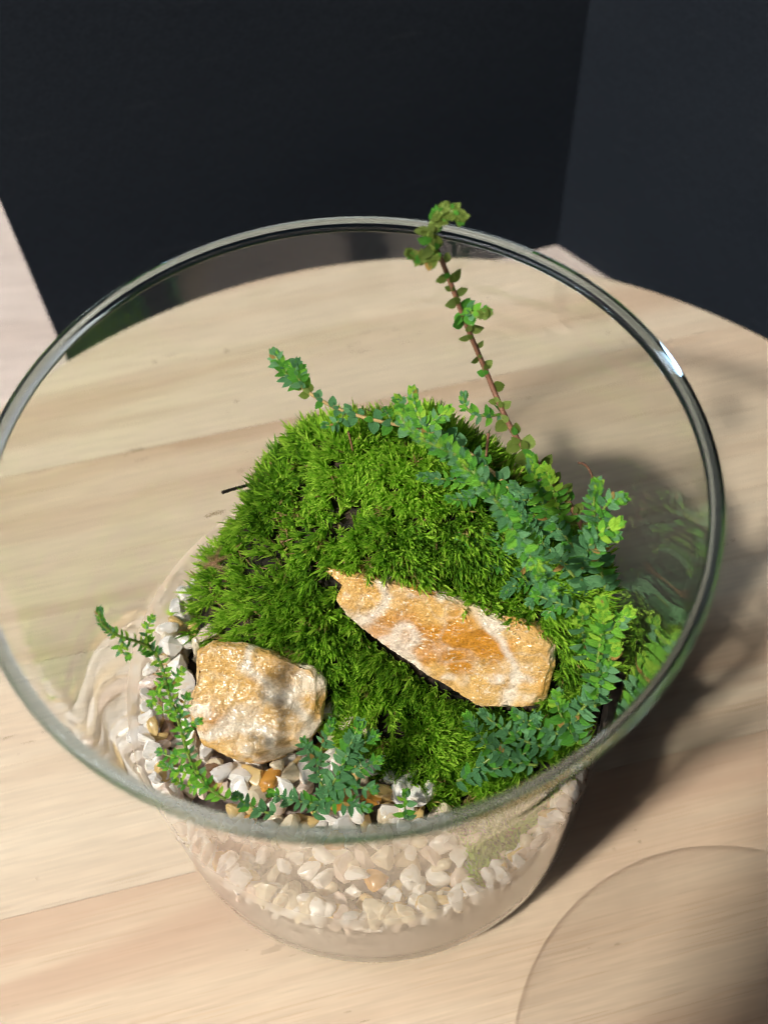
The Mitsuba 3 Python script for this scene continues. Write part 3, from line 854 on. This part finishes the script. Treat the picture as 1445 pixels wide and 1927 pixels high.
# sprays lying on the moss, left side of the mass
for lab, main, sides, old, young in [
    ('feathery pale tipped spikemoss spray lying uppermost on the moss left of the leafy mass', ((960, 955, .113), (915, 920, .116), (862, 905, .118), (795, 898, .120)), [((880, 908, .118), (865, 880, .121), (850, 862, .122)), ((905, 918, .117), (870, 940, .117), (845, 938, .118))], 'green', 'green'),
    ('spikemoss spray just above the slab, reaching left over the moss', ((1010, 1090, .094), (970, 1060, .098), (920, 1040, .101), (868, 1012, .104)), [((960, 1055, .099), (935, 1022, .104), (912, 1000, .106)), ((950, 1055, .099), (920, 1070, .098), (893, 1068, .098))], 'green', 'fresh'),
    ('dark teal spikemoss spray in the middle of the leafy mass', ((1080, 1085, .106), (1040, 1040, .110), (995, 1000, .113), (945, 975, .115)), [((1020, 1020, .112), (985, 1035, .110), (955, 1030, .109)), ((1000, 1005, .113), (985, 975, .117), (960, 950, .119))], 'teal', 'teal'),
    ('dark spikemoss spray under the arching sprig', ((1100, 1060, .108), (1055, 1000, .112), (1010, 955, .115), (965, 915, .118)), [((1030, 975, .114), (1045, 945, .117)), ((990, 940, .117), (950, 945, .116))], 'teal', 'teal'),
    ('teal spikemoss spray at the right end of the slab', ((1080, 1120, .094), (1035, 1110, .095), (985, 1098, .096), (950, 1118, .095)), [((1020, 1108, .096), (1000, 1135, .094)), ((1000, 1100, .096), (975, 1078, .099))], 'teal', 'teal'),
    ('spikemoss spray hanging over the top edge of the slab', ((1090, 1150, .096), (1050, 1135, .098), (1010, 1120, .099)), [((1055, 1136, .098), (1030, 1155, .096))], 'teal', 'green'),
]:
    k = sprig(lab)
    branch(k, pts(*main), .45 * mm_, .3 * mm_, 3.2 * mm_, 2.3 * mm_, .48, old, young, 'green', tip=0.35, wd=0.66)
    for sb in sides:
        branch(k, pts(*sb), .35 * mm_, .25 * mm_, 2.6 * mm_, 2.0 * mm_, .46, old, young, 'green', tip=0.4)
# upright shoots of the mass
for lab, main, old, young in [
    ('short upright spikemoss shoot with a yellow green tip left of the tall stem', ((1040, 1010, .108), (1025, 950, .118), (1008, 905, .125), (1000, 868, .130)), 'green', 'fresh'),
    ('short upright spikemoss shoot with a yellow tip right beside the tall stem', ((1055, 1000, .108), (1048, 950, .118), (1038, 915, .124), (1026, 885, .128)), 'fresh', 'lime'),
    ('dark spikemoss shoot in the deepest part of the leafy mass', ((1100, 1120, .095), (1085, 1060, .104), (1060, 1000, .110)), 'teal', 'teal'),
    ('dark teal spikemoss shoot against the glass behind the leafy mass', ((1140, 1110, .100), (1125, 1050, .108), (1110, 1000, .114)), 'teal', 'teal'),
    ('bright spikemoss shoot with a broad flat tip, topmost of those at the right glass', ((1115, 1030, .112), (1120, 985, .122), (1118, 945, .129), (1122, 912, .134)), 'green', 'fresh'),
    ('spikemoss shoot with a serrated flat tip pointing right at the right glass', ((1120, 1000, .118), (1132, 965, .127), (1148, 945, .131), (1168, 938, .133)), 'green', 'fresh'),
    ('teal spikemoss rosette halfway up the right glass', ((1095, 1070, .115), (1110, 1030, .124), (1130, 1012, .128), (1155, 1008, .130)), 'teal', 'fresh'),
    ('pale teal spikemoss rosette shoot with a yellow heart below the serrated tip', ((1100, 1060, .118), (1115, 1020, .127), (1135, 1000, .131), (1160, 985, .133)), 'teal', 'lime'),
    ('fresh green spikemoss shoot with a lime tip, left of the pair at the right glass', ((1110, 1240, .094), (1100, 1205, .103), (1095, 1175, .109), (1098, 1150, .113)), 'green', 'lime'),
    ('fresh green spikemoss shoot with long open leaves touching the right glass', ((1130, 1300, .094), (1125, 1250, .104), (1130, 1205, .111), (1135, 1165, .117), (1132, 1135, .120)), 'green', 'lime'),
    ('fresh green spikemoss shoot leaning right with a lime tip against the right glass', ((1128, 1230, .106), (1145, 1190, .112), (1165, 1170, .115), (1182, 1155, .117)), 'fresh', 'lime'),
    ('lime tipped spikemoss shoot below the pair at the right glass', ((1120, 1330, .090), (1130, 1285, .099), (1145, 1245, .105), (1158, 1212, .109)), 'green', 'lime'),
    ('low spikemoss shoot with a bright tip near the right end of the rim', ((1085, 1360, .080), (1110, 1320, .090), (1130, 1300, .094), (1145, 1278, .098)), 'teal', 'lime'),
    ('low teal spikemoss shoot at the right below the slab', ((1060, 1380, .075), (1090, 1340, .083), (1110, 1310, .089), (1118, 1280, .094)), 'teal', 'fresh'),
    ('bright green spikemoss shoot curled at the lower right end of the slab', ((1090, 1400, .072), (1070, 1370, .078), (1055, 1345, .083), (1048, 1310, .088)), 'green', 'fresh'),
]:
    k = sprig(lab)
    branch(k, pts(*main), .5 * mm_, .3 * mm_, 4.0 * mm_, 2.9 * mm_, .40, old, young, 'green', tip=0.4)
# dark teal fronds in the lower right
for lab, main, old, young in [
    ('teal spikemoss frond below the slab, nearest the front rim', ((1010, 1440, .064), (960, 1430, .066), (915, 1400, .069), (880, 1350, .073)), 'teal', 'green'),
    ('teal spikemoss frond below the slab, second from the front rim', ((1050, 1410, .068), (1000, 1400, .070), (950, 1375, .073), (910, 1345, .076)), 'teal', 'teal'),
    ('dark teal spikemoss frond below the slab running left to right', ((890, 1450, .062), (930, 1420, .066), (975, 1375, .072), (1010, 1350, .076)), 'teal', 'teal'),
    ('teal spikemoss frond low against the front right glass', ((860, 1470, .060), (905, 1455, .061), (950, 1440, .063), (1000, 1405, .068)), 'teal', 'teal'),
    ('teal spikemoss frond under the lower right corner of the slab', ((1080, 1390, .070), (1045, 1380, .072), (1010, 1370, .074), (970, 1345, .077)), 'teal', 'green'),
]:
    k = sprig(lab)
    branch(k, pts(*main), .45 * mm_, .3 * mm_, 3.3 * mm_, 2.6 * mm_, .46, old, young, 'green', tip=0.3, wd=0.64)
# the flat frond at the front
k = sprig('large flat teal spikemoss frond spread over the gravel at the front of the jar')
branch(k, pts((590, 1535, .062), (610, 1500, .066), (635, 1460, .071), (655, 1415, .076), (675, 1365, .081)), .5 * mm_, .35 * mm_, 3.4 * mm_, 2.9 * mm_, .42, 'teal', 'green', 'green', tip=0.3)
for sb in [((615, 1492, .067), (598, 1440, .072), (610, 1395, .077), (622, 1362, .080)), ((640, 1450, .072), (672, 1410, .075), (705, 1385, .077)), ((630, 1468, .070), (672, 1450, .071), (712, 1432, .072)), ((622, 1480, .068), (668, 1482, .068), (702, 1485, .068)),
           ((605, 1505, .066), (650, 1512, .066), (690, 1520, .066)), ((606, 1440, .072), (580, 1420, .074), (572, 1398, .076)), ((600, 1515, .065), (560, 1508, .066), (512, 1495, .066))]:
    branch(k, pts(*sb), .4 * mm_, .28 * mm_, 3.1 * mm_, 2.4 * mm_, .44, 'teal', 'green', 'green', tip=0.3, wd=0.62)
k = sprig('small comb-like spikemoss frond along the front rim, left of the large flat frond')
branch(k, pts((515, 1532, .070), (490, 1526, .071), (462, 1512, .073), (445, 1500, .075)), .4 * mm_, .28 * mm_, 2.6 * mm_, 2.0 * mm_, .5, 'teal', 'teal', 'green', tip=0.3)
k = sprig('tiny spikemoss shoot on the gravel at the front, right of the large flat frond')
branch(k, pts((762, 1540, .056), (762, 1518, .059), (763, 1495, .062)), .35 * mm_, .25 * mm_, 2.9 * mm_, 2.3 * mm_, .5, 'green', 'fresh', 'green', tip=0.5)
# the one at the left
k = sprig('thin branching spikemoss sprig at the left, its tip reaching towards the left rim')
branch(k, pts((425, 1505, .080), (375, 1462, .086), (352, 1415, .092), (338, 1365, .098), (322, 1318, .104), (310, 1278, .109), (298, 1240, .114), (268, 1212, .119), (232, 1200, .124), (200, 1182, .127), (187, 1150, .130)), .50 * mm_, .40 * mm_, 2.3 * mm_, 1.7 * mm_, .62, 'fresh', 'green', 'green', tip=0.2, wd=0.7)
for sb in [((292, 1232, .115), (276, 1200, .118), (286, 1164, .121)), ((236, 1202, .124), (228, 1222, .122), (240, 1236, .121)), ((310, 1285, .108), (296, 1300, .106), (284, 1325, .103)), ((325, 1325, .103), (312, 1340, .101), (300, 1335, .101)), ((345, 1388, .095), (358, 1362, .098), (374, 1358, .098)),
           ((318, 1300, .106), (330, 1278, .108), (342, 1262, .109)), ((355, 1425, .090), (325, 1425, .090), (300, 1415, .090)), ((370, 1455, .086), (335, 1452, .087), (305, 1440, .088)), ((390, 1478, .083), (355, 1480, .083), (330, 1470, .085)), ((335, 1360, .098), (345, 1330, .101), (352, 1310, .102))]:
    branch(k, pts(*sb), .3 * mm_, .2 * mm_, 2.1 * mm_, 1.5 * mm_, .5, 'fresh', 'fresh', 'green', tip=0.4, wd=0.7)

# ------------------------------------------------------------------ twigs, rootlets and litter
scene['bark'] = {'type': 'principled', 'base_color': rgb(0.018, 0.013, 0.011), 'roughness': 0.6}
P, _ = spline(pts((418, 927, .083), (440, 920, .082), (462, 914, .081), (490, 905, .079)), 0.001)
put('twig', mikit.ply(tube(P, np.linspace(0.0006, 0.0005, len(P)), 6), 'bark', smooth=True), 'short black twig sticking out of the left side of the moss', 'twig')
P, _ = spline(pts((1088, 871, .140), (1100, 874, .139), (1110, 886, .137), (1116, 902, .134)), 0.0006)
put('rootlet', mikit.ply(tube(P, np.full(len(P), 0.00028), 6), 'stem_brown', smooth=True), 'curled brown rootlet above the topmost shoot at the right glass', 'rootlet')
P, _ = spline(pts((655, 812, .124), (660, 830, .121), (664, 848, .117)), 0.0006)
put('rootlet_001', mikit.ply(tube(P, np.full(len(P), 0.0003), 6), 'stem_brown', smooth=True), 'thin brown rootlet running from the leaning sprig down into the moss', 'rootlet')
P, _ = spline(pts((915, 858, .122), (917, 835, .126), (919, 815, .129)), 0.0006)
put('rootlet_002', mikit.ply(tube(P, np.full(len(P), 0.0004), 6), 'stem_brown', smooth=True), 'reddish rootlet standing in the moss left of the tall stem', 'rootlet')
r_ = np.random.default_rng(77)
lit = []
for px, py in [(r_.uniform(390, 560), r_.uniform(960, 1180)) for _ in range(46)] + [(r_.uniform(930, 1060), r_.uniform(1150, 1260)) for _ in range(14)] + [(r_.uniform(560, 980), r_.uniform(860, 1090)) for _ in range(26)]:
    o = hit(px, py, lift=0.0015)
    d = unit(r_.normal(size=3) * np.array([1, 1, 0.5])) * r_.uniform(0.0012, 0.0034)
    lit.append(tube(np.array([o - d, o + 0.3 * unit(r_.normal(size=3)) * 0.001, o + d]), [0.00012, r_.uniform(0.0002, 0.00045), 0.0001], 5))
scene['dead_leaf'] = {'type': 'principled', 'base_color': rgb(0.20, 0.115, 0.055), 'roughness': 0.6}
put('litter', mikit.ply(trimesh.util.concatenate(lit), 'dead_leaf', smooth=True), 'brown dead leaf scraps caught between the moss tufts', 'litter', kind='stuff')
